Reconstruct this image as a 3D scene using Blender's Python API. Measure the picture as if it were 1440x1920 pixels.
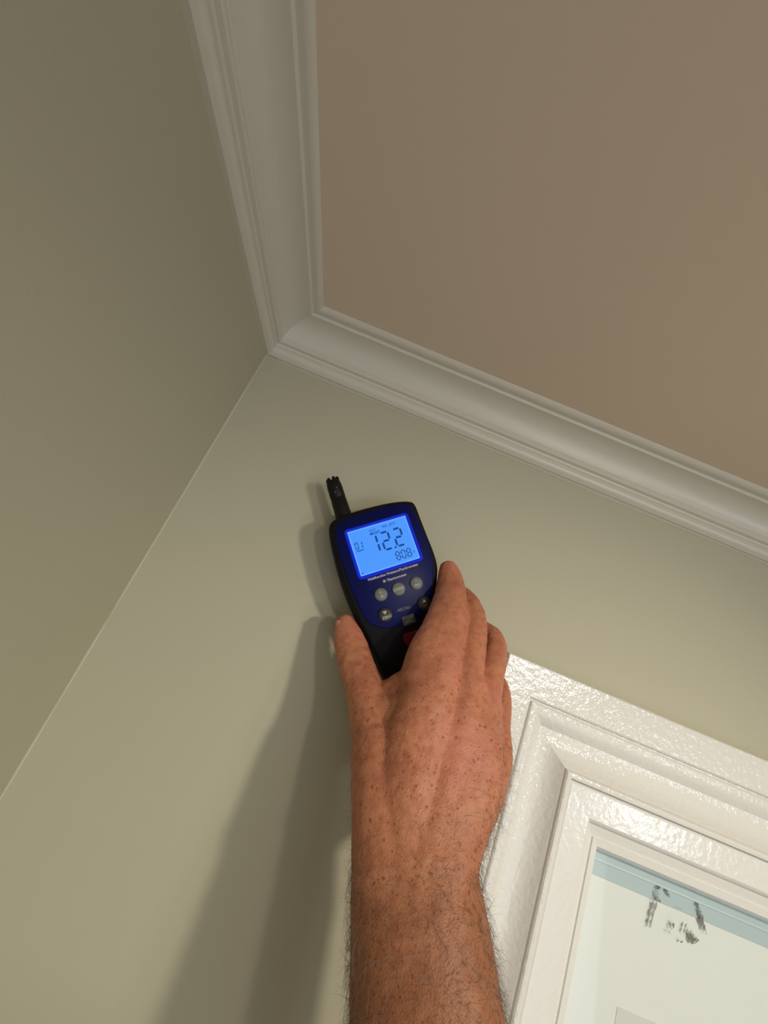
import bpy, bmesh, math, random
from mathutils import Vector, Matrix, noise
random.seed(7)
for o in list(bpy.data.objects): bpy.data.objects.remove(o)
SC = bpy.context.scene
COL = SC.collection

# ------------------------------------------------------------ camera
CEIL = 2.45
CAM = Vector((0.1768, -0.380, CEIL - 0.2790))
R = ((0.9226235, -0.1119727, 0.3690907),      # rows: camera right, down, forward in world X,Y,Z
     (0.3855541, 0.2942134, -0.8745207),
     (-0.0106690, 0.9491578, 0.3146197))
F = 803.2
cd = bpy.data.cameras.new('camera'); cam = bpy.data.objects.new('camera', cd); COL.objects.link(cam)
cd.sensor_fit = 'VERTICAL'; cd.sensor_height = 36.0; cd.lens = 36.0*F/1920.0
cd.clip_start = 0.01; cd.clip_end = 60
M = Matrix(((R[0][0], -R[1][0], -R[2][0], CAM.x), (R[0][1], -R[1][1], -R[2][1], CAM.y),
            (R[0][2], -R[1][2], -R[2][2], CAM.z), (0, 0, 0, 1)))
cam.matrix_world = M
SC.camera = cam

# ------------------------------------------------------------ world, lights, exposure
W = bpy.data.worlds.new('world'); SC.world = W; W.use_nodes = True
W.node_tree.nodes['Background'].inputs[0].default_value = (0.75, 0.88, 1.0, 1)
W.node_tree.nodes['Background'].inputs[1].default_value = 1.0
SC.view_settings.view_transform = 'Standard'; SC.view_settings.look = 'None'
SC.view_settings.gamma = 1; SC.view_settings.use_curve_mapping = False
SC.view_settings.exposure = -0.07

def area(name, loc, target, sx, sy, power, color):
    l = bpy.data.lights.new(name, 'AREA'); l.shape = 'RECTANGLE'; l.size = sx; l.size_y = sy
    l.energy = power; l.color = color
    o = bpy.data.objects.new(name, l); COL.objects.link(o); o.location = loc
    o.rotation_euler = (Vector(target) - Vector(loc)).to_track_quat('-Z', 'Y').to_euler()
    return o
RY = -3.45                                       # plane of the wall with the window and the added fill opening
L1 = (0.72, -1.50, 2.395)
L2 = (0.72, -0.82, 2.405)
L3 = (1.60, RY + 0.04, 1.05)
L4 = (2.98, RY + 0.04, 1.88)
def downlight(name, loc, aim, power, color, radius, cone):
    l = bpy.data.lights.new(name, 'SPOT'); l.energy = power; l.color = color; l.shadow_soft_size = radius
    l.spot_size = math.radians(cone); l.spot_blend = 1.0
    o = bpy.data.objects.new(name, l); COL.objects.link(o); o.location = loc
    o.rotation_euler = (Vector(aim) - Vector(loc)).to_track_quat('-Z', 'Y').to_euler()
downlight('downlight_behind_the_camera', L1, (0.44, 0, 1.80), 13, (1.0, 0.93, 0.80), 0.04, 70)
downlight('downlight_near_the_wall', L2, (0.35, -0.05, 1.83), 20, (1.0, 0.94, 0.78), 0.032, 78)
area('added_fill_light', L3, (0.6, 0, 2.3), 2.2, 1.9, 16, (0.88, 0.93, 1.0))  # added soft fill from low down, lifts the ceiling and shadows
area('daylight_narrow_window', L4, (0.5, 0, 2.1), 0.26, 0.40, 12, (0.84, 0.93, 1.0))

# ------------------------------------------------------------ helpers
def ray(px, py):
    c = ((px - 720)/F, (py - 960)/F, 1.0)
    return Vector((sum(R[i][j]*c[i] for i in range(3)) for j in range(3)))
def at(px, py, h):                               # the point seen at a photo pixel, h metres in front of the back wall
    d = ray(px, py); return CAM + d*((-h - CAM.y)/d.y)
def px_m(p):                                     # metres per photo pixel at a point
    return (Vector(p) - CAM).dot(Vector(R[2]))/F

def mat(name, color, rough=0.6, metal=0.0, spec=0.5, bump=None, var=None, **kw):
    m = bpy.data.materials.new(name); m.use_nodes = True
    nt = m.node_tree; b = nt.nodes['Principled BSDF']
    b.inputs['Base Color'].default_value = (*color, 1); b.inputs['Roughness'].default_value = rough
    b.inputs['Metallic'].default_value = metal; b.inputs['Specular IOR Level'].default_value = spec
    for k, v in kw.items(): b.inputs[k.replace('_', ' ')].default_value = v
    tc = nt.nodes.new('ShaderNodeTexCoord')
    if bump:                                     # (scale, strength, distance[, stretch xyz])
        mp = nt.nodes.new('ShaderNodeMapping'); nt.links.new(tc.outputs['Object'], mp.inputs[0])
        if len(bump) > 3: mp.inputs['Scale'].default_value = bump[3]
        n = nt.nodes.new('ShaderNodeTexNoise'); n.inputs['Scale'].default_value = bump[0]; n.inputs['Detail'].default_value = 3
        nt.links.new(mp.outputs[0], n.inputs['Vector'])
        bp = nt.nodes.new('ShaderNodeBump'); bp.inputs['Strength'].default_value = bump[1]; bp.inputs['Distance'].default_value = bump[2]
        nt.links.new(n.outputs[0], bp.inputs['Height']); nt.links.new(bp.outputs[0], b.inputs['Normal'])
    if var:                                      # (scale, second colour)
        n = nt.nodes.new('ShaderNodeTexNoise'); n.inputs['Scale'].default_value = var[0]; n.inputs['Detail'].default_value = 2
        nt.links.new(tc.outputs['Object'], n.inputs['Vector'])
        mx = nt.nodes.new('ShaderNodeMix'); mx.data_type = 'RGBA'
        mx.inputs[6].default_value = (*color, 1); mx.inputs[7].default_value = (*var[1], 1)
        nt.links.new(n.outputs[0], mx.inputs[0]); nt.links.new(mx.outputs[2], b.inputs['Base Color'])
    return m

M_wall = mat('wall_paint', (0.49, 0.458, 0.342), 0.7, bump=(420, 0.10, 0.001), var=(2.5, (0.475, 0.445, 0.335)))
M_ceil = mat('ceiling_paint', (0.80, 0.655, 0.53), 0.85, bump=(300, 0.08, 0.001), var=(2, (0.78, 0.65, 0.51)))
M_trim = mat('satin_trim_paint', (0.70, 0.655, 0.57), 0.34, bump=(160, 0.16, 0.0012))
M_gloss = mat('gloss_white_paint', (0.765, 0.74, 0.70), 0.13, bump=(260, 0.42, 0.0014))
M_floor = mat('floor_boards', (0.62, 0.54, 0.44), 0.5, bump=(30, 0.1, 0.002, (1, 12, 1)))

def finish(me, smooth=True, ang=35):
    if smooth:
        me.polygons.foreach_set('use_smooth', [True]*len(me.polygons))
        me.set_sharp_from_angle(angle=math.radians(ang))
def obj(name, bm, m, parent=None, smooth=True, ang=35):
    me = bpy.data.meshes.new(name); bmesh.ops.recalc_face_normals(bm, faces=bm.faces[:]); bm.to_mesh(me); bm.free()
    if m: me.materials.append(m)
    finish(me, smooth, ang)
    o = bpy.data.objects.new(name, me); COL.objects.link(o)
    if parent: o.parent = parent
    return o
def box(bm, lo, hi):
    v = [bm.verts.new((x, y, z)) for x in (lo[0], hi[0]) for y in (lo[1], hi[1]) for z in (lo[2], hi[2])]
    for f in ((0,1,3,2), (4,6,7,5), (0,4,5,1), (2,3,7,6), (0,2,6,4), (1,5,7,3)): bm.faces.new([v[i] for i in f])
def struct(name, bm, m, **kw):
    o = obj(name, bm, m, **kw); o['kind'] = 'structure'; return o
def empty(name, loc):
    o = bpy.data.objects.new(name, None); COL.objects.link(o); o.location = loc; o.empty_display_size = 0.02; return o
def loft(bm, rings, cap=True, close=True):
    rv = [[bm.verts.new(p) for p in r] for r in rings]
    n = len(rv[0])
    for a, b in zip(rv[:-1], rv[1:]):
        for i in range(n if close else n - 1):
            j = (i + 1) % n; bm.faces.new((a[i], a[j], b[j], b[i]))
    if cap and close:
        bm.faces.new(rv[0]); bm.faces.new(rv[-1])

# ------------------------------------------------------------ room shell
RX = 3.7; T = 0.14
WX0, WX1 = 0.315, 1.215                          # outer edges of the casing of the window in the back wall
WZ1 = CAM.z + 0.0490; WZ0 = WZ1 - 1.25
OP = 0.108                                       # the wall opening lies this far inside the casing's outer edge
ox0, ox1, oz0, oz1 = WX0 + OP, WX1 - OP, WZ0 + OP, WZ1 - OP
bm = bmesh.new()
box(bm, (-T, 0, 0), (ox0, T, CEIL)); box(bm, (ox1, 0, 0), (RX + T, T, CEIL))
box(bm, (ox0, 0, 0), (ox1, T, oz0)); box(bm, (ox0, 0, oz1), (ox1, T, CEIL))
struct('wall_back', bm, M_wall, smooth=False)
bm = bmesh.new(); box(bm, (-T, RY - T, 0), (0, 0, CEIL)); struct('wall_left', bm, M_wall, smooth=False)
bm = bmesh.new(); box(bm, (RX, RY - T, 0), (RX + T, 0, CEIL)); struct('wall_right', bm, M_wall, smooth=False)
bm = bmesh.new()                                 # near wall: wide opening added for the fill light, narrow one for the window
nw = [(L3[0]-1.12, L3[0]+1.12, L3[2]-0.97, L3[2]+0.97), (L4[0]-0.14, L4[0]+0.14, L4[2]-0.21, L4[2]+0.21)]
xs = 0
for a, b, z0, z1 in nw:
    box(bm, (xs, RY - T, 0), (a, RY, CEIL)); box(bm, (a, RY - T, 0), (b, RY, z0)); box(bm, (a, RY - T, z1), (b, RY, CEIL)); xs = b
box(bm, (xs, RY - T, 0), (RX, RY, CEIL)); struct('wall_front', bm, M_wall, smooth=False)
bm = bmesh.new(); box(bm, (-T, RY - T, CEIL), (RX + T, T, CEIL + 0.1)); struct('ceiling', bm, M_ceil, smooth=False)
bm = bmesh.new(); box(bm, (-T, RY - T, -0.1), (RX + T, T, 0)); struct('floor', bm, M_floor, smooth=False)

# crown moulding: (projection from wall, height below the ceiling), one mitred length per wall
def arc(p0, p1, bulge, n=6):
    p0 = Vector(p0); p1 = Vector(p1); d = p1 - p0; q = Vector((-d.y, d.x)); out = []
    for i in range(n + 1):
        t = i/n; out.append(tuple(p0 + d*t + q*(bulge*4*t*(1 - t))))
    return out
crown = [(0.0, -0.0458), (0.0022, -0.0458)] + arc((0.0022, -0.0455), (0.0050, -0.0350), -0.28, 5) + \
        [(0.0060, -0.0345), (0.0064, -0.0325)] + arc((0.0080, -0.0322), (0.0098, -0.0285), -0.4, 4) + [(0.0094, -0.0272)] + \
        arc((0.0104, -0.0262), (0.0318, -0.0070), 0.20, 9) + [(0.0335, -0.0068), (0.0350, -0.0048)] + \
        arc((0.0362, -0.0046), (0.0440, -0.0010), -0.18, 4) + [(0.0440, 0.0)]
def crown_len(name, k):
    c = [(0, 0, 1, -1), (RX, 0, -1, -1), (RX, RY, -1, 1), (0, RY, 1, 1)]
    a, b = c[k], c[(k + 1) % 4]
    rings = [[(q[0] + q[2]*u, q[1] + q[3]*u, CEIL + w) for u, w in crown + [(0.0, 0.0)]] for q in (a, b)]
    bm = bmesh.new(); loft(bm, rings); return struct(name, bm, M_trim, ang=28)
crown_len('trim_1', 0); crown_len('trim_2', 3); crown_len('trim_3', 1); crown_len('trim_4', 2)
# paint and filler line run down the corner, and the paint edge cut in under the crown
M_caulk = mat('filler_line', (0.52, 0.49, 0.395), 0.6, bump=(500, 0.3, 0.001))
bm = bmesh.new(); n = 90; rings = []
for i in range(n + 1):
    z = 0.3 + (CEIL - 0.046 - 0.3)*i/n; w = 0.0009 + 0.0009*noise.noise((0, 0, z*28))
    rings.append([(0, 0, z), (w, 0, z), (0, -w, z)])
loft(bm, rings); struct('trim_5', bm, M_caulk)
M_cut = mat('cut_in_paint', (0.52, 0.49, 0.39), 0.6)
for nm, side in (('trim_6', 0), ('trim_7', 1)):
    bm = bmesh.new(); rings = []
    for i in range(61):
        s = 0.012 + 1.2*i/60; d = 0.0032 + 0.0012*noise.noise((s*9, side, 0))
        pts = [(s, 0, -0.0455), (s, 0.0004, -0.0456), (s, 0.0004, -0.0458 - d), (s, 0, -0.046 - d)]
        rings.append([((a, -b, CEIL + c) if side == 0 else (b, -a, CEIL + c)) for a, b, c in pts])
    loft(bm, rings); struct(nm, bm, M_cut)

# ------------------------------------------------------------ window in the back wall
win = empty('window_1', ((WX0 + WX1)/2, 0, WZ0)); win['kind'] = 'structure'
def wpart(name, bm, m, **kw):
    bmesh.ops.translate(bm, verts=bm.verts[:], vec=-win.location)
    return obj(name, bm, m, win, **kw)
cas = [(0, 0), (0, 0.0155), (0.0012, 0.0170), (0.026, 0.0170), (0.0272, 0.0162), (0.0275, 0.0135), (0.0288, 0.0135), (0.0294, 0.0152)] + \
      arc((0.0305, 0.0158), (0.0430, 0.0108), 0.13, 5)[0:] + arc((0.0440, 0.0100), (0.0655, 0.0185), -0.13, 7) + \
      arc((0.0662, 0.0188), (0.0712, 0.0215), 0.3, 4) + [(0.0722, 0.0170), (0.0722, 0)]
sash = [(0.0722, 0), (0.0722, 0.0165), (0.0732, 0.0180), (0.0745, 0.0186), (0.0925, 0.0184), (0.0942, 0.0172), (0.0950, 0.0150), (0.0962, 0.0105), (0.1045, 0.0075),
        (0.1052, 0.0088), (0.1100, 0.0078), (0.1110, 0.0060), (0.1152, -0.0060), (0.1152, -0.014), (0.10, -0.014), (0.09, 0)]
def frame_members(prof, name, m):
    C = [(WX0, WZ1, 1, -1), (WX1, WZ1, -1, -1), (WX1, WZ0, -1, 1), (WX0, WZ0, 1, 1)]
    for k in range(4):
        a, b = C[k], C[(k + 1) % 4]
        n = 1
        rings = [[(q[0] + q[2]*u, -h, q[1] + q[3]*u) for u, h in prof] for q in (a, b)]
        bm = bmesh.new(); loft(bm, rings); wpart(name, bm, m, ang=24)
frame_members(cas, 'casing_board', M_gloss)
M_sash = mat('glossy_sash_paint', (0.77, 0.75, 0.71), 0.16, bump=(230, 0.20, 0.0012))
frame_members(sash, 'sash_rail', M_sash)
gx0, gx1, gz0, gz1 = WX0 + 0.112, WX1 - 0.112, WZ0 + 0.112, WZ1 - 0.112
M_glass = bpy.data.materials.new('window_glass'); M_glass.use_nodes = True
nt = M_glass.node_tree; nt.nodes.remove(nt.nodes['Principled BSDF'])
tr = nt.nodes.new('ShaderNodeBsdfTransparent'); tr.inputs[0].default_value = (0.975, 0.985, 0.985, 1)
gl = nt.nodes.new('ShaderNodeBsdfGlossy'); gl.inputs['Roughness'].default_value = 0.03
fr = nt.nodes.new('ShaderNodeLayerWeight'); fr.inputs[0].default_value = 0.18; mx = nt.nodes.new('ShaderNodeMixShader')
pw = nt.nodes.new('ShaderNodeMath'); pw.operation = 'MULTIPLY_ADD'; pw.inputs[1].default_value = 0.25; pw.inputs[2].default_value = 0.01
nt.links.new(fr.outputs[1], pw.inputs[0])
nt.links.new(pw.outputs[0], mx.inputs[0]); nt.links.new(tr.outputs[0], mx.inputs[1]); nt.links.new(gl.outputs[0], mx.inputs[2])
nt.links.new(mx.outputs[0], nt.nodes['Material Output'].inputs[0])
bm = bmesh.new(); box(bm, (gx0, 0.0070, gz0), (gx1, 0.0086, gz1)); wpart('glass_pane', bm, M_glass, smooth=False)
M_blind = mat('pale_blind', (0.84, 0.84, 0.80), 0.8, bump=(60, 0.05, 0.002))
bm = bmesh.new(); box(bm, (ox0, 0.0118, oz0), (ox1, 0.0135, oz1)); wpart('blind', bm, M_blind, smooth=False)
M_rail = mat('blue_grey_rail', (0.50, 0.59, 0.60), 0.5, bump=(100, 0.1, 0.001))
zl = at(1280, 1710, -0.0104).z; zm = at(1300, 1686, -0.0092).z
bm = bmesh.new(); box(bm, (ox0, 0.0104, zl), (ox1, 0.0118, oz1)); wpart('blind_rail', bm, M_rail, smooth=False)
bm = bmesh.new(); box(bm, (ox0, 0.0094, zm), (ox1, 0.0104, oz1)); wpart('rail_fascia', bm, M_rail, smooth=False)
M_bead = mat('pale_bead', (0.62, 0.70, 0.72), 0.4)
bm = bmesh.new(); box(bm, (ox0, 0.0090, zm - 0.0010), (ox1, 0.0098, zm + 0.0003)); wpart('rail_bead', bm, M_bead, smooth=False)
M_bat = mat('grey_batten', (0.74, 0.725, 0.70), 0.8)
a = at(1158, 1888, -0.0114); bm = bmesh.new(); box(bm, (a.x, 0.0114, a.z - 0.011), (a.x + 0.16, 0.0118, a.z)); wpart('blind_batten', bm, M_bat, smooth=False)

# dirt stuck to the pane
M_dirt = mat('dried_dirt', (0.33, 0.315, 0.27), 0.9, bump=(900, 0.5, 0.001), var=(700, (0.16, 0.155, 0.14)))
M_dirt2 = mat('thin_dirt', (0.46, 0.47, 0.42), 0.9, bump=(900, 0.5, 0.001), var=(600, (0.36, 0.36, 0.32)))
for m_, lo in ((M_dirt, 0.40), (M_dirt2, 0.47)):
    nt = m_.node_tree; n = nt.nodes.new('ShaderNodeTexNoise'); n.inputs['Scale'].default_value = 380; n.inputs['Detail'].default_value = 4
    tc = nt.nodes.new('ShaderNodeTexCoord'); nt.links.new(tc.outputs['Object'], n.inputs['Vector'])
    r = nt.nodes.new('ShaderNodeMapRange'); r.inputs[1].default_value = lo - 0.05; r.inputs[2].default_value = lo + 0.17; r.inputs[3].default_value = 0.0; r.inputs[4].default_value = 0.9
    nt.links.new(n.outputs[0], r.inputs[0]); nt.links.new(r.outputs[0], nt.nodes['Principled BSDF'].inputs['Alpha'])
smears = [([(1229,1666),(1238,1663),(1238,1672),(1233,1690),(1230,1706),(1224,1722),(1221,1738),(1217,1740),(1216,1730),(1220,1716),(1224,1700),(1226,1682)], 1),
          ([(1230,1663),(1237,1661),(1240,1665),(1233,1668)], 0), ([(1246,1668),(1251,1668),(1255,1677),(1257,1684),(1252,1679)], 0),
          ([(1236,1686),(1240,1689),(1240,1693),(1237,1692)], 0), ([(1261,1728),(1265,1733),(1263,1741),(1258,1744),(1256,1738)], 0),
          ([(1251,1744),(1255,1745),(1257,1751),(1253,1751)], 0), ([(1284,1733),(1288,1731),(1286,1742),(1282,1752),(1279,1752)], 1),
          ([(1295,1743),(1299,1748),(1306,1757),(1312,1764),(1305,1769),(1297,1770),(1293,1763),(1292,1752)], 0),
          ([(1303,1692),(1308,1693),(1312,1702),(1318,1712),(1319,1726),(1323,1740),(1326,1753),(1320,1748),(1315,1732),(1310,1716),(1306,1704)], 0),
          ([(1276,1764),(1280,1763),(1280,1768),(1276,1768)], 0), ([(1268,1701),(1277,1703),(1280,1706),(1271,1705)], 1)]
for poly, k in smears:
    pts = []
    for i in range(len(poly)):
        a, b = poly[i], poly[(i + 1) % len(poly)]
        for t in (0, 0.33, 0.67):
            x, y = a[0] + (b[0]-a[0])*t, a[1] + (b[1]-a[1])*t
            pts.append((x + random.uniform(-.8, .8), y + random.uniform(-.8, .8)))
    bm = bmesh.new(); f = [bm.verts.new(at(x, y, -0.0087)) for x, y in pts]; b = [bm.verts.new(at(x, y, -0.0091)) for x, y in pts]
    n = len(pts); bm.faces.new(f); bm.faces.new(b)
    for i in range(n): bm.faces.new((f[i], f[(i+1) % n], b[(i+1) % n], b[i]))
    wpart('dirt_smear', bm, M_dirt2 if k else M_dirt, smooth=False)

# ------------------------------------------------------------ moisture meter
FH = 0.0400                                      # its face stands this far off the wall
A = math.radians(40.3)
MO = at(719, 1023, FH)                           # centre of the screen
EX = Vector((math.cos(A), 0, math.sin(A))); EZ = Vector((-math.sin(A), 0, math.cos(A))); EY = Vector((0, 1, 0))
meter = empty('moisture_meter', MO + EY*FH)
meter['label'] = 'black and dark blue handheld moisture meter with a glowing blue display'; meter['category'] = 'moisture meter'
def loc(px, py, h=FH):
    d = at(px, py, h) - MO; return (d.dot(EX), d.dot(EZ))
def L(x, z, out=0.0):                            # local face coordinates -> world; out is towards the camera
    return MO + EX*x + EZ*z - EY*out
def mpart(name, bm, m, parent=None, **kw):
    p = parent or meter
    bmesh.ops.translate(bm, verts=bm.verts[:], vec=-(meter.location if p is meter else meter.location))
    return obj(name, bm, m, p, **kw)
def smooth_loop(pts, it=2):
    for _ in range(it):
        q = []
        for i in range(len(pts)):
            a, b = Vector(pts[i]), Vector(pts[(i+1) % len(pts)])
            q += [tuple(a*0.75 + b*0.25), tuple(a*0.25 + b*0.75)]
        pts = q
    return pts
def inset(pts, d):
    n = len(pts); ar = sum(pts[i][0]*pts[(i+1) % n][1] - pts[(i+1) % n][0]*pts[i][1] for i in range(n)); s = 1 if ar > 0 else -1
    out = []
    for i in range(n):
        a, b, c = Vector(pts[i-1]), Vector(pts[i]), Vector(pts[(i+1) % n])
        t = (c - a).normalized(); nrm = Vector((-t.y, t.x))*s
        out.append(tuple(b + nrm*d))
    return out
M_blk = mat('black_rubber', (0.004, 0.004, 0.007), 0.6, spec=0.18, bump=(800, 0.15, 0.0004))
M_blue = mat('dark_blue_plastic', (0.004, 0.007, 0.085), 0.32, bump=(900, 0.1, 0.0003))
M_navy = mat('navy_face_plate', (0.002, 0.004, 0.075), 0.45, spec=0.16)
outl_px = [(616,1000),(617,978),(636,966),(662,957),(700,946),(738,938),(768,936),(780,941),(790,968),(804,1004),(817,1036),(824,1062),(822,1085),
           (822,1118),(812,1152),(798,1188),(782,1224),(764,1258),(750,1280),(734,1290),(718,1278),(708,1250),(697,1222),(684,1194),(670,1166),(655,1134),(640,1096),(628,1054)]
outl = [loc(*p) for p in outl_px]
bm = bmesh.new(); O = smooth_loop(outl, 2)
secs = [(0.0050, -0.0395), (0.0022, -0.0375), (0.0010, -0.030), (0.0004, -0.018), (0.0, -0.006), (0.0008, -0.0028), (0.0024, -0.0008), (0.0042, 0.0)]
loft(bm, [[L(x, z, o) for x, z in inset(O, d)] for d, o in secs])
mpart('body', bm, M_blk, ang=50)
# navy face plate
fp = [(624,1002),(628,982),(664,965),(704,953),(742,945),(766,943),(775,950),(790,984),(805,1020),(814,1052),(815,1085),(812,1118),(800,1146),
      (780,1168),(748,1180),(716,1182),(690,1172),(676,1152),(660,1118),(646,1078),(633,1036)]
bm = bmesh.new(); O2 = inset(smooth_loop([loc(*p) for p in fp], 2), 0.0012)
loft(bm, [[L(x, z, o) for x, z in inset(O2, d)] for d, o in [(0, -0.001), (0, 0.0004), (0.0007, 0.0010)]])
plate = mpart('face_plate', bm, M_navy, ang=50)
def rrect(w, h, r, cx=0, cz=0, n=5):
    out = []
    for sx, sz, a0 in ((1, 1, 0), (-1, 1, 90), (-1, -1, 180), (1, -1, 270)):
        for i in range(n + 1):
            a = math.radians(a0 + 90*i/n); out.append((cx + sx*(w/2 - r) + r*math.cos(a), cz + sz*(h/2 - r) + r*math.sin(a)))
    return out
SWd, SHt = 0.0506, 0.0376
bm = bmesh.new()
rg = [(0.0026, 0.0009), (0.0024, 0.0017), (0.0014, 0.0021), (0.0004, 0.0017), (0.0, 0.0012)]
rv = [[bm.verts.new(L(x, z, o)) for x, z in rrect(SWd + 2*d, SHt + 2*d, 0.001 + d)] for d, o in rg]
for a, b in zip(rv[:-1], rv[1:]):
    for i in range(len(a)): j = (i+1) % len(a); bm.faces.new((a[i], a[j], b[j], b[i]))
M_bez = mat('painted_glow_bezel', (0.002, 0.008, 0.25), 0.5, spec=0.2, Emission_Color=(0.0, 0.012, 0.42, 1), Emission_Strength=0.9)  # glow spilling from the display, put into the bezel as its own emission
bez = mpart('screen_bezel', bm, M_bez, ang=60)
M_lcd = bpy.data.materials.new('lit_lcd'); M_lcd.use_nodes = True
nt = M_lcd.node_tree; b = nt.nodes['Principled BSDF']; b.inputs['Base Color'].default_value = (0.02, 0.05, 0.1, 1); b.inputs['Roughness'].default_value = 0.25
b.inputs['Emission Color'].default_value = (0.055, 0.29, 1.0, 1); b.inputs['Emission Strength'].default_value = 1.0
bm = bmesh.new(); loft(bm, [[L(x, z, o) for x, z in rrect(SWd, SHt, 0.0006)] for o in (0.0, 0.0013)])
scr = mpart('display', bm, M_lcd, smooth=False)
M_seg = mat('lcd_segments', (0.004, 0.02, 0.08), 0.6, spec=0.1, Emission_Color=(0.008, 0.045, 0.20, 1), Emission_Strength=1.0)
# lit-edge strip of the backlight, brighter at the rim of the glass
M_rim = bpy.data.materials.new('backlight_rim'); M_rim.use_nodes = True
b = M_rim.node_tree.nodes['Principled BSDF']; b.inputs['Base Color'].default_value = (0.02, 0.06, 0.1, 1)
b.inputs['Emission Color'].default_value = (0.10, 0.37, 1.0, 1); b.inputs['Emission Strength'].default_value = 1.0
bm = bmesh.new()
ra = [bm.verts.new(L(x, z, 0.00145)) for x, z in rrect(SWd, SHt, 0.0006)]; rb = [bm.verts.new(L(x, z, 0.0014)) for x, z in rrect(SWd - 0.0022, SHt - 0.0022, 0.0006)]
for i in range(len(ra)): j = (i+1) % len(ra); bm.faces.new((ra[i], ra[j], rb[j], rb[i]))
mpart('backlight_rim', bm, M_rim, scr)

def prism(bm, pts, o0, o1):
    f = [bm.verts.new(L(x, z, o1)) for x, z in pts]; k = [bm.verts.new(L(x, z, o0)) for x, z in pts]
    bm.faces.new(f); n = len(pts)
    for i in range(n): bm.faces.new((f[i], f[(i+1) % n], k[(i+1) % n], k[i]))
SEG = {'0': 'abcdef', '1': 'bc', '2': 'abged', '8': 'abcdefg'}
def digit(bm, ch, x, z, w, h, t, slant=0.10, o=0.0013):
    def seg(a, b):
        a = Vector(a); b = Vector(b); d = (b - a).normalized(); q = Vector((-d.y, d.x))*t/2; g = t*0.35
        p = [a + d*g, a + d*(g + t/2) + q, b - d*(g + t/2) + q, b - d*g, b - d*(g + t/2) - q, a + d*(g + t/2) - q]
        prism(bm, [(x + v.x + slant*v.y, z + v.y) for v in p], o, o + 0.0003)
    S = {'a': ((0, h), (w, h)), 'b': ((w, h), (w, h/2)), 'c': ((w, h/2), (w, 0)), 'd': ((0, 0), (w, 0)), 'e': ((0, 0), (0, h/2)), 'f': ((0, h/2), (0, h)), 'g': ((0, h/2), (w, h/2))}
    for s in SEG[ch]: seg(*S[s])
bm = bmesh.new()
digit(bm, '1', -0.0105, -0.0042, 0.0065, 0.0145, 0.0016, 0.0)
digit(bm, '2', 0.0000, -0.0042, 0.0065, 0.0145, 0.0016, 0.0)
digit(bm, '2', 0.0108, -0.0042, 0.0065, 0.0145, 0.0016, 0.0)
prism(bm, [(0.0082, -0.0052), (0.0096, -0.0052), (0.0096, -0.0036), (0.0082, -0.0036)], 0.0013, 0.0016)
mpart('large_digits', bm, M_seg, scr, smooth=False)
bm = bmesh.new()
for i, c in enumerate('808'): digit(bm, c, 0.0070 + i*0.0048, -0.0150, 0.0030, 0.0066, 0.0008, 0.0)
prism(bm, [(0.0158, -0.0153), (0.0163, -0.0153), (0.0163, -0.0147), (0.0158, -0.0147)], 0.0013, 0.0016)
mpart('small_digits', bm, M_seg, scr, smooth=False)
bm = bmesh.new()
for i, c in enumerate('01'): digit(bm, c, -0.0222 + i*0.0034, 0.0028, 0.0022, 0.0056, 0.0007, 0.0)
prism(bm, [(-0.0226, 0.0010), (-0.0163, 0.0010), (-0.0163, 0.0016), (-0.0226, 0.0016)], 0.0013, 0.0016)
mpart('memory_digits', bm, M_seg, scr, smooth=False)
bm = bmesh.new(); prism(bm, [(-0.0238, -0.0172), (-0.0228, -0.0172), (-0.0228, -0.0162), (-0.0238, -0.0162)], 0.0013, 0.0016)
mpart('status_dot', bm, M_seg, scr, smooth=False)
def text(body, x, z, size, m, parent, name, out, align='CENTER', bold=0.0):
    c = bpy.data.curves.new(name, 'FONT'); c.body = body; c.size = size; c.align_x = align; c.align_y = 'CENTER'; c.extrude = 0.00008; c.offset = bold; c.resolution_u = 2
    t = bpy.data.objects.new(name, c); COL.objects.link(t)
    bpy.context.view_layer.update()
    me = bpy.data.meshes.new_from_object(t.evaluated_get(bpy.context.evaluated_depsgraph_get())); bpy.data.objects.remove(t)
    me.materials.clear(); me.materials.append(m)
    mw = Matrix((( EX.x, EZ.x, 0, 0), (0, 0, -1, 0), (EX.z, EZ.z, 0, 0), (0, 0, 0, 1)))
    mw.translation = L(x, z, out) - meter.location
    me.transform(mw)
    o = bpy.data.objects.new(name, me); COL.objects.link(o); o.parent = parent; return o
text('NOT', -0.0050, 0.0145, 0.0026, M_seg, scr, 'lettering', 0.0014)
text('REL. SPTS', 0.0095, 0.0150, 0.0028, M_seg, scr, 'lettering', 0.0014)
text('MOIST', -0.0035, 0.0118, 0.0030, M_seg, scr, 'lettering', 0.0014, bold=0.00005)
text('F', 0.0222, -0.0125, 0.0028, M_seg, scr, 'lettering', 0.0014)
M_prt = mat('grey_violet_print', (0.52, 0.49, 0.66), 0.6)
x, z = loc(737, 1073); text('Multifunction Moisture/Psychrometer', x, z, 0.0028, M_prt, plate, 'lettering', 0.0011, bold=0.00006)
x, z = loc(740, 1084); text('IR Thermometer', x, z, 0.0029, M_prt, plate, 'lettering', 0.0011, bold=0.00006)
M_btn = mat('grey_rubber_button', (0.14, 0.15, 0.145), 0.55, bump=(900, 0.2, 0.0003))
M_btd = mat('dark_rubber_button', (0.022, 0.020, 0.024), 0.55)
M_lgt = mat('pale_print', (0.42, 0.40, 0.34), 0.6)
M_dim = mat('dim_print', (0.17, 0.16, 0.16), 0.6)
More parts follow.
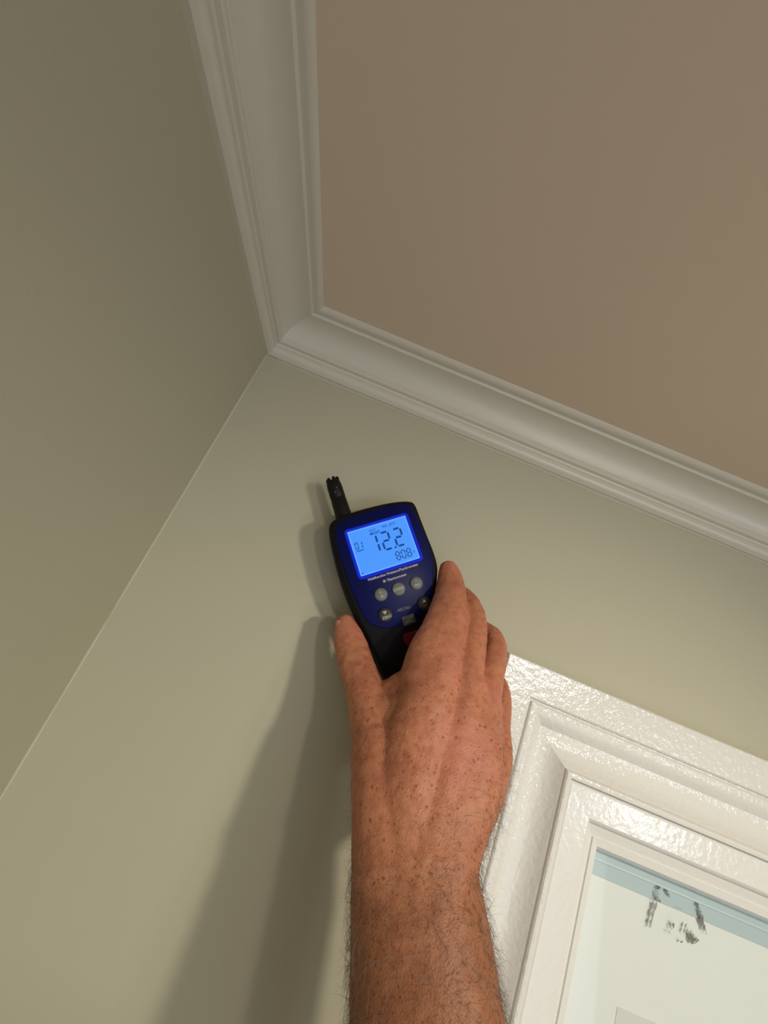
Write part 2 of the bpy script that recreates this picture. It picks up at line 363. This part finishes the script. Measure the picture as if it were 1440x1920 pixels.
def button(px, py, r, m, name='button'):
    x, z = loc(px, py); bm = bmesh.new()
    prof = [(r, 0.0), (r, 0.0018), (r*0.93, 0.0024), (r*0.7, 0.0028), (r*0.35, 0.0030)]
    loft(bm, [[L(x + q*math.cos(2*math.pi*i/28), z + q*math.sin(2*math.pi*i/28), o) for i in range(28)] for q, o in prof])
    return mpart(name, bm, m, ang=60), x, z
b1, x, z = button(714, 1115, 0.0052, M_btn)
text('b', x, z + 0.0016, 0.0032, M_lgt, b1, 'lettering', 0.0030, bold=0.00006); text('IR', x + 0.0002, z - 0.0018, 0.0028, M_lgt, b1, 'lettering', 0.0030, bold=0.00006)
b1, x, z = button(747, 1105, 0.0053, M_btn); text('COND', x, z, 0.0031, M_lgt, b1, 'lettering', 0.0031, bold=0.00010)
b1, x, z = button(780, 1094, 0.0052, M_btn)
text('M', x, z + 0.0017, 0.0026, M_lgt, b1, 'lettering', 0.0030, bold=0.00006); text('REC', x, z - 0.0017, 0.0025, M_lgt, b1, 'lettering', 0.0030, bold=0.00006)
b1, x, z = button(722, 1153, 0.0056, M_btd)
bm = bmesh.new(); prism(bm, [(x - 0.0019, z + 0.0028), (x + 0.0019, z + 0.0028), (x, z)], 0.0029, 0.0033); mpart('arrow_mark', bm, M_lgt, b1, smooth=False)
text('ZERO', x + 0.0006, z - 0.0022, 0.0030, M_lgt, b1, 'lettering', 0.0031, bold=0.00008)
b1, x, z = button(795, 1131, 0.0054, M_btd)
bm = bmesh.new(); prism(bm, [(x - 0.0017, z + 0.0004), (x + 0.0017, z + 0.0004), (x, z + 0.0030)], 0.0029, 0.0033); mpart('arrow_mark', bm, M_lgt, b1, smooth=False)
text('SET', x - 0.0002, z - 0.0020, 0.0027, M_dim, b1, 'lettering', 0.0031, bold=0.00006)
x, z = loc(756, 1142); text('–RECALL', x, z, 0.0030, M_dim, plate, 'lettering', 0.0011, bold=0.00005)
x, z = loc(766, 1162); bm = bmesh.new()
loft(bm, [[L(a, c, o) for a, c in rrect(0.0105 - 2*d, 0.0078 - 2*d, 0.0012, x, z)] for d, o in [(0, 0), (0, 0.0014), (0.0006, 0.0019)]])
M_tag = mat('charcoal_key', (0.045, 0.045, 0.045), 0.6)
k = mpart('mode_key', bm, M_tag); text('MODE', x, z + 0.0017, 0.0029, M_dim, k, 'lettering', 0.0020, bold=0.00006); text('TYPE', x, z - 0.0018, 0.0029, M_dim, k, 'lettering', 0.0020, bold=0.00006)
M_red = mat('red_button', (0.12, 0.003, 0.003), 0.5, spec=0.2)
x, z = loc(774, 1195); bm = bmesh.new()
loft(bm, [[L(a, c, o) for a, c in rrect(0.0150 - 2*d, 0.0090 - 2*d, 0.0030 - d, x, z)] for d, o in [(0, -0.001), (0, 0.0010), (0.0008, 0.0017), (0.0022, 0.0020)]])
k = mpart('measure_button', bm, M_red, ang=60); k['label'] = 'red measuring button beside the index finger'
# humidity sensor probe standing out of the top left corner
M_pr = mat('black_probe_plastic', (0.005, 0.005, 0.005), 0.5, spec=0.25, bump=(700, 0.2, 0.0004))
pa = MO + EX*loc(650, 972)[0] + EZ*loc(650, 972)[1] + EY*0.016; a2 = loc(626, 896); pb = MO + EX*a2[0] + EZ*a2[1] + EY*0.016
ax = (pb - pa).normalized(); sx = ax.cross(EY).normalized()
Lp = (pb - pa).length; bm = bmesh.new(); rings = []
for s, r in [(-0.006, 0.0072), (0.0, 0.0074), (0.3, 0.0070), (0.62, 0.0067), (0.64, 0.0062), (0.66, 0.0067), (0.95, 0.0066), (1.05, 0.0060), (1.10, 0.0050)]:
    c = pa + ax*(Lp*s if s > 0 else s)
    rings.append([c + sx*(r*math.cos(t))*1.0 + EY*(r*0.85*math.sin(t)) for t in [2*math.pi*i/24 for i in range(24)]])
loft(bm, rings); probe = mpart('sensor_probe', bm, M_pr, ang=50)
for k in range(6):                               # castellated prongs of the guard at the tip
    t = 2*math.pi*k/6 + 0.3; c = pa + ax*(Lp*1.08) + sx*(0.0045*math.cos(t)) + EY*(0.0038*math.sin(t))
    bm = bmesh.new(); loft(bm, [[c + ax*s + sx*(q*math.cos(w)) + EY*(q*math.sin(w)) for w in [2*math.pi*i/10 for i in range(10)]] for s, q in [(-0.002, 0.0016), (0.0022, 0.0015), (0.0032, 0.0008)]])
    mpart('guard_prong', bm, M_pr, probe)
for k, (s, w) in enumerate([(0.86, -0.0012), (0.76, 0.0012)]):   # small vents in the guard
    c = pa + ax*(Lp*s) + sx*w - EY*0.0053
    bm = bmesh.new(); loft(bm, [[c - EY*o + ax*(0.0011*math.cos(u)) + sx*(0.0007*math.sin(u)) for u in [2*math.pi*i/10 for i in range(10)]] for o in (-0.001, 0.0007)])
    mpart('guard_vent', bm, M_tag, probe)

# ------------------------------------------------------------ the person's forearm and hand
def skin_mat():
    m = bpy.data.materials.new('skin'); m.use_nodes = True; nt = m.node_tree; N = nt.nodes; K = nt.links
    b = N['Principled BSDF']; b.inputs['Roughness'].default_value = 0.52; b.inputs['Specular IOR Level'].default_value = 0.35
    b.inputs['Subsurface Weight'].default_value = 0.12; b.inputs['Subsurface Radius'].default_value = (0.006, 0.002, 0.001); b.inputs['Subsurface Scale'].default_value = 0.5
    tc = N.new('ShaderNodeTexCoord')
    def noise_(sc, det=3):
        n = N.new('ShaderNodeTexNoise'); n.inputs['Scale'].default_value = sc; n.inputs['Detail'].default_value = det; K.new(tc.outputs['Object'], n.inputs['Vector']); return n
    def mix(f, a, c):
        x = N.new('ShaderNodeMix'); x.data_type = 'RGBA'
        if isinstance(f, float): x.inputs[0].default_value = f
        else: K.new(f, x.inputs[0])
        for s, v in ((6, a), (7, c)):
            if isinstance(v, tuple): x.inputs[s].default_value = (*v, 1)
            else: K.new(v, x.inputs[s])
        return x.outputs[2]
    def rng(s, a, c, lo=0.0, hi=1.0):
        x = N.new('ShaderNodeMapRange'); x.inputs[1].default_value = a; x.inputs[2].default_value = c; x.inputs[3].default_value = lo; x.inputs[4].default_value = hi; K.new(s, x.inputs[0]); return x.outputs[0]
    c = mix(rng(noise_(38).outputs[0], 0.35, 0.65), (0.44, 0.165, 0.088), (0.53, 0.212, 0.112))
    c = mix(rng(noise_(210, 4).outputs[0], 0.45, 0.70, 0, 0.55), c, (0.33, 0.085, 0.045))
    at_ = N.new('ShaderNodeAttribute'); at_.attribute_name = 'flush'
    c = mix(at_.outputs['Fac'], c, (0.62, 0.21, 0.155))
    tn = N.new('ShaderNodeAttribute'); tn.attribute_name = 'tan'
    c = mix(tn.outputs['Fac'], c, (0.265, 0.105, 0.044))
    # freckles: irregular small spots in random cells, denser on the back of the hand and forearm
    fre = N.new('ShaderNodeAttribute'); fre.attribute_name = 'freckle'
    for sc, thr, rad, amt in ((235, 0.76, 0.27, 0.55), (400, 0.60, 0.32, 0.45)):
        v = N.new('ShaderNodeTexVoronoi'); v.inputs['Scale'].default_value = sc; v.inputs['Randomness'].default_value = 1
        ad = N.new('ShaderNodeVectorMath'); ad.operation = 'ADD'; sc_ = N.new('ShaderNodeVectorMath'); sc_.operation = 'SCALE'; sc_.inputs['Scale'].default_value = 0.0022
        K.new(noise_(500).outputs['Color'], sc_.inputs[0]); K.new(tc.outputs['Object'], ad.inputs[0]); K.new(sc_.outputs[0], ad.inputs[1]); K.new(ad.outputs[0], v.inputs['Vector'])
        sp = rng(v.outputs['Distance'], rad*0.55, rad, 1, 0)
        se = N.new('ShaderNodeSeparateColor'); K.new(v.outputs['Color'], se.inputs[0])
        gt = N.new('ShaderNodeMath'); gt.operation = 'GREATER_THAN'; K.new(se.outputs[0], gt.inputs[0]); gt.inputs[1].default_value = thr
        mu = N.new('ShaderNodeMath'); mu.operation = 'MULTIPLY'; K.new(sp, mu.inputs[0]); K.new(gt.outputs[0], mu.inputs[1])
        m2 = N.new('ShaderNodeMath'); m2.operation = 'MULTIPLY'; K.new(mu.outputs[0], m2.inputs[0]); K.new(fre.outputs['Fac'], m2.inputs[1])
        m3 = N.new('ShaderNodeMath'); m3.operation = 'MULTIPLY'; K.new(m2.outputs[0], m3.inputs[0]); m3.inputs[1].default_value = amt
        c = mix(m3.outputs[0], c, (0.19, 0.040, 0.020))
    K.new(c, b.inputs['Base Color'])
    v = N.new('ShaderNodeTexVoronoi'); v.inputs['Scale'].default_value = 900; K.new(tc.outputs['Object'], v.inputs['Vector'])
    n = noise_(260, 5); s = N.new('ShaderNodeMath'); s.operation = 'ADD'; K.new(v.outputs['Distance'], s.inputs[0]); K.new(n.outputs[0], s.inputs[1])
    bp = N.new('ShaderNodeBump'); bp.inputs['Strength'].default_value = 0.28; bp.inputs['Distance'].default_value = 0.0006; K.new(s.outputs[0], bp.inputs['Height']); K.new(bp.outputs[0], b.inputs['Normal'])
    return m
M_skin = skin_mat()

def tube(bm, pts, seg=22):
    """pts: (pixel x, pixel y, distance from wall, half width in pixels, half depth in metres)"""
    pts = list(pts)
    P = [p[0] if isinstance(p[0], Vector) else at(p[0], p[1], p[2]) for p in pts]
    pts = [(0, 0, 0, p[1]/px_m(p[0]) if abs(px_m(p[0])) > 1e-6 else 0, p[2]) if isinstance(p[0], Vector) else p for p in pts]
    n = len(P)
    # spline subdivision
    fine = []
    for i in range(n - 1):
        p0, p1, p2, p3 = P[max(i-1, 0)], P[i], P[i+1], P[min(i+2, n-1)]
        for k in range(4):
            t = k/4
            q = 0.5*((2*p1) + (p2 - p0)*t + (2*p0 - 5*p1 + 4*p2 - p3)*t*t + (3*p1 - p0 - 3*p2 + p3)*t**3)
            rw = (pts[i][3]*px_m(P[i]))*(1-t) + (pts[i+1][3]*px_m(P[i+1]))*t; rd = pts[i][4]*(1-t) + pts[i+1][4]*t
            fine.append((q, rw, rd))
    fine.append((P[-1], pts[-1][3]*px_m(P[-1]), pts[-1][4]))
    rings = []; m = len(fine)
    def frame(i):
        t = (fine[min(i+1, m-1)][0] - fine[max(i-1, 0)][0]).normalized()
        v = (fine[i][0] - CAM).normalized(); w = t.cross(v)
        if w.length < 0.05: w = Vector((1, 0, 0))
        w.normalize(); return t, w, w.cross(t).normalized()
    def ring(c, w, d, rw, rd): return [c + w*(rw*math.cos(a)) + d*(rd*math.sin(a)) for a in [2*math.pi*k/seg for k in range(seg)]]
    t, w, d = frame(0); c, rw, rd = fine[0]; e = min(rw, rd)
    for a in (80, 55, 30): rings.append(ring(c - t*e*math.sin(math.radians(a)), w, d, rw*math.cos(math.radians(a)), rd*math.cos(math.radians(a))))
    for i in range(m):
        t, w, d = frame(i); rings.append(ring(fine[i][0], w, d, fine[i][1], fine[i][2]))
    t, w, d = frame(m-1); c, rw, rd = fine[-1]; e = min(rw, rd)
    for a in (30, 55, 80): rings.append(ring(c + t*e*math.sin(math.radians(a)), w, d, rw*math.cos(math.radians(a)), rd*math.cos(math.radians(a))))
    b2 = bmesh.new(); loft(b2, rings); bmesh.ops.recalc_face_normals(b2, faces=b2.faces[:])
    me = bpy.data.meshes.new('t'); b2.to_mesh(me); b2.free(); bm.from_mesh(me); bpy.data.meshes.remove(me)
def ball(bm, px, py, h, rpx, rd=None):
    tube(bm, [(px, py, h, rpx, rd or rpx*px_m(at(px, py, h))), (px + 1, py + 2, h, rpx, rd or rpx*px_m(at(px, py, h)))], 18)

hb = bmesh.new()
# index finger: tip, last joint, middle joint, base knuckle
tube(hb, [(841,1067,.038,18,.0070), (844,1090,.042,26,.0080), (844,1120,.050,31,.0088), (840,1150,.057,37,.0094), (829,1187,.064,42,.0100), (815,1228,.071,51,.0112), (806,1280,.078,60,.0140)])
# middle finger: base knuckle, middle joint, then curling down beside the meter
tube(hb, [(868,1300,.076,36,.0130), (876,1255,.070,31,.0100), (884,1205,.060,29,.0090), (886,1160,.050,26,.0085), (874,1128,.038,22,.0078), (858,1116,.026,20,.0070), (846,1118,.017,16,.0062)])
tube(hb, [(905,1330,.072,33,.0125), (916,1280,.062,27,.0095), (925,1235,.052,25,.0085), (925,1204,.042,23,.0080), (908,1186,.031,21,.0075), (884,1180,.021,19,.0066), (866,1182,.015,16,.0060)])
tube(hb, [(920,1385,.066,36,.0120), (930,1335,.054,28,.0090), (936,1305,.044,22,.0078), (928,1278,.034,20,.0070), (908,1256,.024,18,.0064), (890,1246,.016,15,.0056)])
# thumb
tube(hb, [(647,1168,.033,18,.0068), (651,1186,.036,26,.0078), (659,1214,.041,32,.0088), (669,1250,.048,34,.0100), (686,1298,.058,38,.0125), (702,1360,.068,46,.0160), (722,1440,.080,52,.0170), (748,1520,.090,58,.0165)])
# web between thumb and index
tube(hb, [(690,1318,.060,32,.0095), (722,1322,.064,40,.0095), (760,1304,.068,44,.0105), (800,1285,.073,46,.0120)])
tube(hb, [(700,1345,.066,46,.0125), (745,1350,.074,50,.0130), (800,1340,.080,56,.0150)])
tube(hb, [(712,1400,.076,52,.0150), (770,1400,.084,56,.0150)])
tube(hb, [(848,1292,.0735,78,.0125), (836,1340,.0790,100,.0145), (826,1400,.0850,116,.0160), (808,1480,.0925,122,.0170), (788,1560,.0995,118,.0180), (778,1620,.1065,116,.0182)], 30)
# back of the hand, one strand per finger bone, and the wrist
tube(hb, [(822,1255,.076,42,.0125), (800,1330,.084,58,.0150), (775,1430,.092,66,.0165), (765,1540,.099,68,.0175), (765,1620,.106,66,.0180)])
tube(hb, [(872,1290,.076,38,.0125), (858,1360,.084,52,.0150), (835,1450,.092,58,.0165), (812,1540,.099,58,.0175), (800,1625,.107,60,.0180)])
tube(hb, [(905,1325,.071,34,.0125), (895,1390,.078,48,.0150), (872,1460,.087,54,.0160), (848,1540,.096,52,.0170), (830,1620,.106,54,.0175)])
tube(hb, [(925,1372,.064,33,.0120), (918,1420,.070,42,.0140), (900,1480,.080,46,.0155), (872,1550,.092,46,.0160), (850,1620,.104,46,.0165)])
tube(hb, [(712,1400,.078,54,.0160), (718,1480,.088,60,.0175), (725,1560,.097,66,.0180), (732,1640,.106,74,.0180)])
# forearm, running on out of the frame towards the elbow
wr = [(777,1590,.101,118,.0200), (777,1625,.104,118,.0210), (780,1680,.107,124,.0235), (786,1740,.111,130,.0260), (793,1820,.115,138,.0290), (799,1900,.120,144,.0310)]
pw_ = at(799, 1900, .120); dv = (at(806, 1985, .127) - at(780, 1680, .107)).normalized()     # on towards the elbow, then the upper arm back to the shoulder
elb = pw_ + dv*0.175
r0 = 144*px_m(pw_)
tube(hb, wr + [(pw_ + dv*0.022, r0 + .0012, .0322), (pw_ + dv*0.048, r0 + .0026, .0340), (pw_ + dv*0.082, .0405, .0370), (pw_ + dv*0.125, .0425, .0400), (elb, .0390, .0400),
               (elb + Vector((0.005, -0.050, -0.020)), .0400, .0410), (elb + Vector((0.01, -0.16, -0.035)), .0455, .0470), (elb + Vector((0.015, -0.30, -0.04)), .0520, .0540)], 30)
# knuckles and tendons
ball(hb, 832,1246,.0795, 24, .0072); ball(hb, 895,1285,.0785, 19, .0066); ball(hb, 926,1328,.0715, 18, .0062)
ball(hb, 843,1152,.0595, 24, .0060); ball(hb, 890,1152,.0490, 17, .0055); ball(hb, 927,1210,.0430, 17, .0055)
tube(hb, [(834,1250,.0850,9,.0030), (822,1330,.0960,9,.0028), (805,1440,.1065,9,.0028)], 12)
tube(hb, [(893,1295,.0840,9,.0030), (872,1370,.0960,9,.0028), (845,1460,.1060,9,.0028)], 12)
me = bpy.data.meshes.new('person'); hb.to_mesh(me); hb.free()
person = bpy.data.objects.new('person', me); COL.objects.link(person)
rm = person.modifiers.new('r', 'REMESH'); rm.mode = 'VOXEL'; rm.voxel_size = 0.0011
sm = person.modifiers.new('s', 'SMOOTH'); sm.factor = 0.5; sm.iterations = 14
bpy.context.view_layer.update()
me2 = bpy.data.meshes.new_from_object(person.evaluated_get(bpy.context.evaluated_depsgraph_get()))
person.modifiers.clear(); person.data = me2; me2.name = 'person'
me2.materials.clear(); me2.materials.append(M_skin)
me2.polygons.foreach_set('use_smooth', [True]*len(me2.polygons))
# creases over the joints, flushed knuckles, freckled and tanned zones, measured on the figure
def proj(p):
    d = p - CAM; c = [sum(R[i][j]*d[j] for j in range(3)) for i in range(3)]; return c[0]/c[2]*F + 720, c[1]/c[2]*F + 960
fl = me2.attributes.new('flush', 'FLOAT', 'POINT'); tn = me2.attributes.new('tan', 'FLOAT', 'POINT'); fk = me2.attributes.new('freckle', 'FLOAT', 'POINT')
FL = [(838,1245,.078,.013), (905,1278,.076,.010), (932,1325,.070,.010), (847,1160,.060,.008), (648,1175,.036,.012), (843,1065,.038,.008), (940,1235,.050,.009), (860,1400,.095,.02)]
FLp = [(at(a, b, h), r) for a, b, h, r in FL]
CR = []                                           # crease: centre, direction across the finger, half length, depth
for (x0, y0, x1, y1, h, dep) in [(826,1140,872,1138,.062,.0002),(822,1150,866,1150,.064,.00028),(824,1159,864,1161,.064,.0002),(829,1092,866,1096,.046,.0003),
                                 (880,1143,906,1150,.055,.00015),(884,1155,908,1160,.056,.00015),(648,1222,690,1212,.047,.0002),(650,1230,692,1221,.047,.0003),
                                 (700,1618,870,1626,.124,.00022),(690,1640,850,1646,.126,.0002)]:
    CR.append((at(x0, y0, h), at(x1, y1, h), dep))
co = [v.co.copy() for v in me2.vertices]; no = [v.normal.copy() for v in me2.vertices]
wp = at(777, 1560, .11)
down = (at(799, 1900, .125) - at(777, 1600, .107)).normalized()
A1 = []; A2 = []; A3 = []
for i, p in enumerate(co):
    s = 0.0
    for c, r in FLp:
        q = (p - c).length_squared/(r*r)
        if q < 6: s += math.exp(-q)
    t = (p - wp).dot(down)
    A1.append(min(s, 1)*0.55); A2.append(max(0, min(1, (t + 0.02)/0.07))*0.72); A3.append(max(0.0, min(1, (t + 0.115)/0.05)) + 0.25 if t < 0.3 else 0)
    dis = 0.0
    if no[i].y < 0:
        for a, b, dep in CR:
            ab = b - a; u = max(0, min(1, (p - a).dot(ab)/ab.length_squared)); q = p - (a + ab*u)
            q = q - no[i]*q.dot(no[i]); e = q.length
            if e < 0.003 and (p - a).length < ab.length*1.6: dis -= dep*math.exp(-(e/0.0009)**2)
    dis += 0.0004*noise.noise(p*140) + 0.00015*noise.noise(p*420)
    me2.vertices[i].co = p + no[i]*dis
fl.data.foreach_set('value', A1); tn.data.foreach_set('value', A2); fk.data.foreach_set('value', A3)
person['label'] = 'bare freckled forearm and hand of a person gripping the meter against the wall'; person['category'] = 'person'

# nails
M_nail = mat('nail', (0.50, 0.24, 0.17), 0.55, spec=0.25)
def nail(px, py, h, ax_px, wpx, lpx, tilt):
    c = at(px, py, h); e = at(ax_px[0], ax_px[1], ax_px[2]); t = (e - c).normalized(); v = (c - CAM).normalized()
    w = t.cross(v).normalized(); d = w.cross(t).normalized()
    if d.dot(v) > 0: d = -d
    rot = Matrix.Rotation(math.radians(tilt), 3, t); w = rot @ w; d = rot @ d
    k = px_m(c); bm = bmesh.new(); rings = []
    for i in range(9):
        s = -1 + 2*i/8; hw = wpx*k*(1 - 0.25*abs(s)**4); row = []
        for j in range(9):
            u = -1 + 2*j/8; row.append(c + t*(lpx*k*s*(1 - 0.12*u*u)) + w*(hw*math.sin(u*1.0)/math.sin(1.0)) + d*(0.0028*math.cos(u*1.25) - 0.0006*s*s))
        rings.append(row)
    rings2 = [[p - d*0.0009 for p in r] for r in rings]
    loft(bm, [r + list(reversed(q)) for r, q in zip(rings, rings2)])
    return obj('nail', bm, M_nail, person, ang=60)
nail(637, 1177, .0365, (633, 1155, .035), 9, 14, -58)
nail(847, 1068, .0405, (844, 1048, .037), 10, 11, 18)

# hair of the forearm, wrist and hand edge
M_hair = mat('arm_hair', (0.135, 0.095, 0.060), 0.5)
bpy.context.view_layer.update()
hv = []; hf = []
cand = []
for poly in me2.polygons:
    c = poly.center; t = (c - wp).dot(down)
    if t < -0.055 or t > 0.17: continue
    px, py = proj(c)
    nv = poly.normal.dot((CAM - c).normalized())
    if nv < -0.45: continue
    dens = min(1, max(0, (t + 0.055)/0.075))
    if t < 0.01: dens *= 0.9 if px > 900 else 0.18
    if nv > 0.6: dens *= 0.42
    cand.append((poly, poly.area*dens))
tot = sum(a for _, a in cand); NH = 4600; acc = 0; step = tot/NH
for poly, a in cand:
    acc += a
    if acc < step: continue
    acc -= step
    p = poly.center.copy(); n = poly.normal
    ln = random.uniform(0.006, 0.0155); side = n.cross(down).normalized()
    g = (-down*random.uniform(-0.9, 0.35) + side*random.uniform(-0.9, 0.9)); g = (g - n*g.dot(n)).normalized()
    pts = []; dr = (n*random.uniform(0.35, 0.75) + g).normalized(); q = p - n*0.0003; K = 6
    curl = random.uniform(-0.5, 0.5)
    for k in range(K + 1):
        pts.append(q.copy()); q = q + dr*(ln/K); dr = (dr - n*0.10 + side*curl*0.35 + down*0.12).normalized()
    base = len(hv)
    for k, c in enumerate(pts):
        r = 0.000066*(1 - 0.75*k/K)
        t = (pts[min(k+1, K)] - pts[max(k-1, 0)]).normalized(); u = t.orthogonal().normalized(); w = t.cross(u)
        for j in range(3):
            a_ = j*2.0944; hv.append(c + u*(r*math.cos(a_)) + w*(r*math.sin(a_)))
    for k in range(K):
        for j in range(3):
            a0 = base + k*3 + j; b0 = base + k*3 + (j+1) % 3; hf.append((a0, b0, b0 + 3, a0 + 3))
hm = bpy.data.meshes.new('arm_hair'); hm.from_pydata([tuple(v) for v in hv], [], hf); hm.materials.append(M_hair)
ho = bpy.data.objects.new('arm_hair', hm); COL.objects.link(ho); ho.parent = person; ho['kind'] = 'stuff'
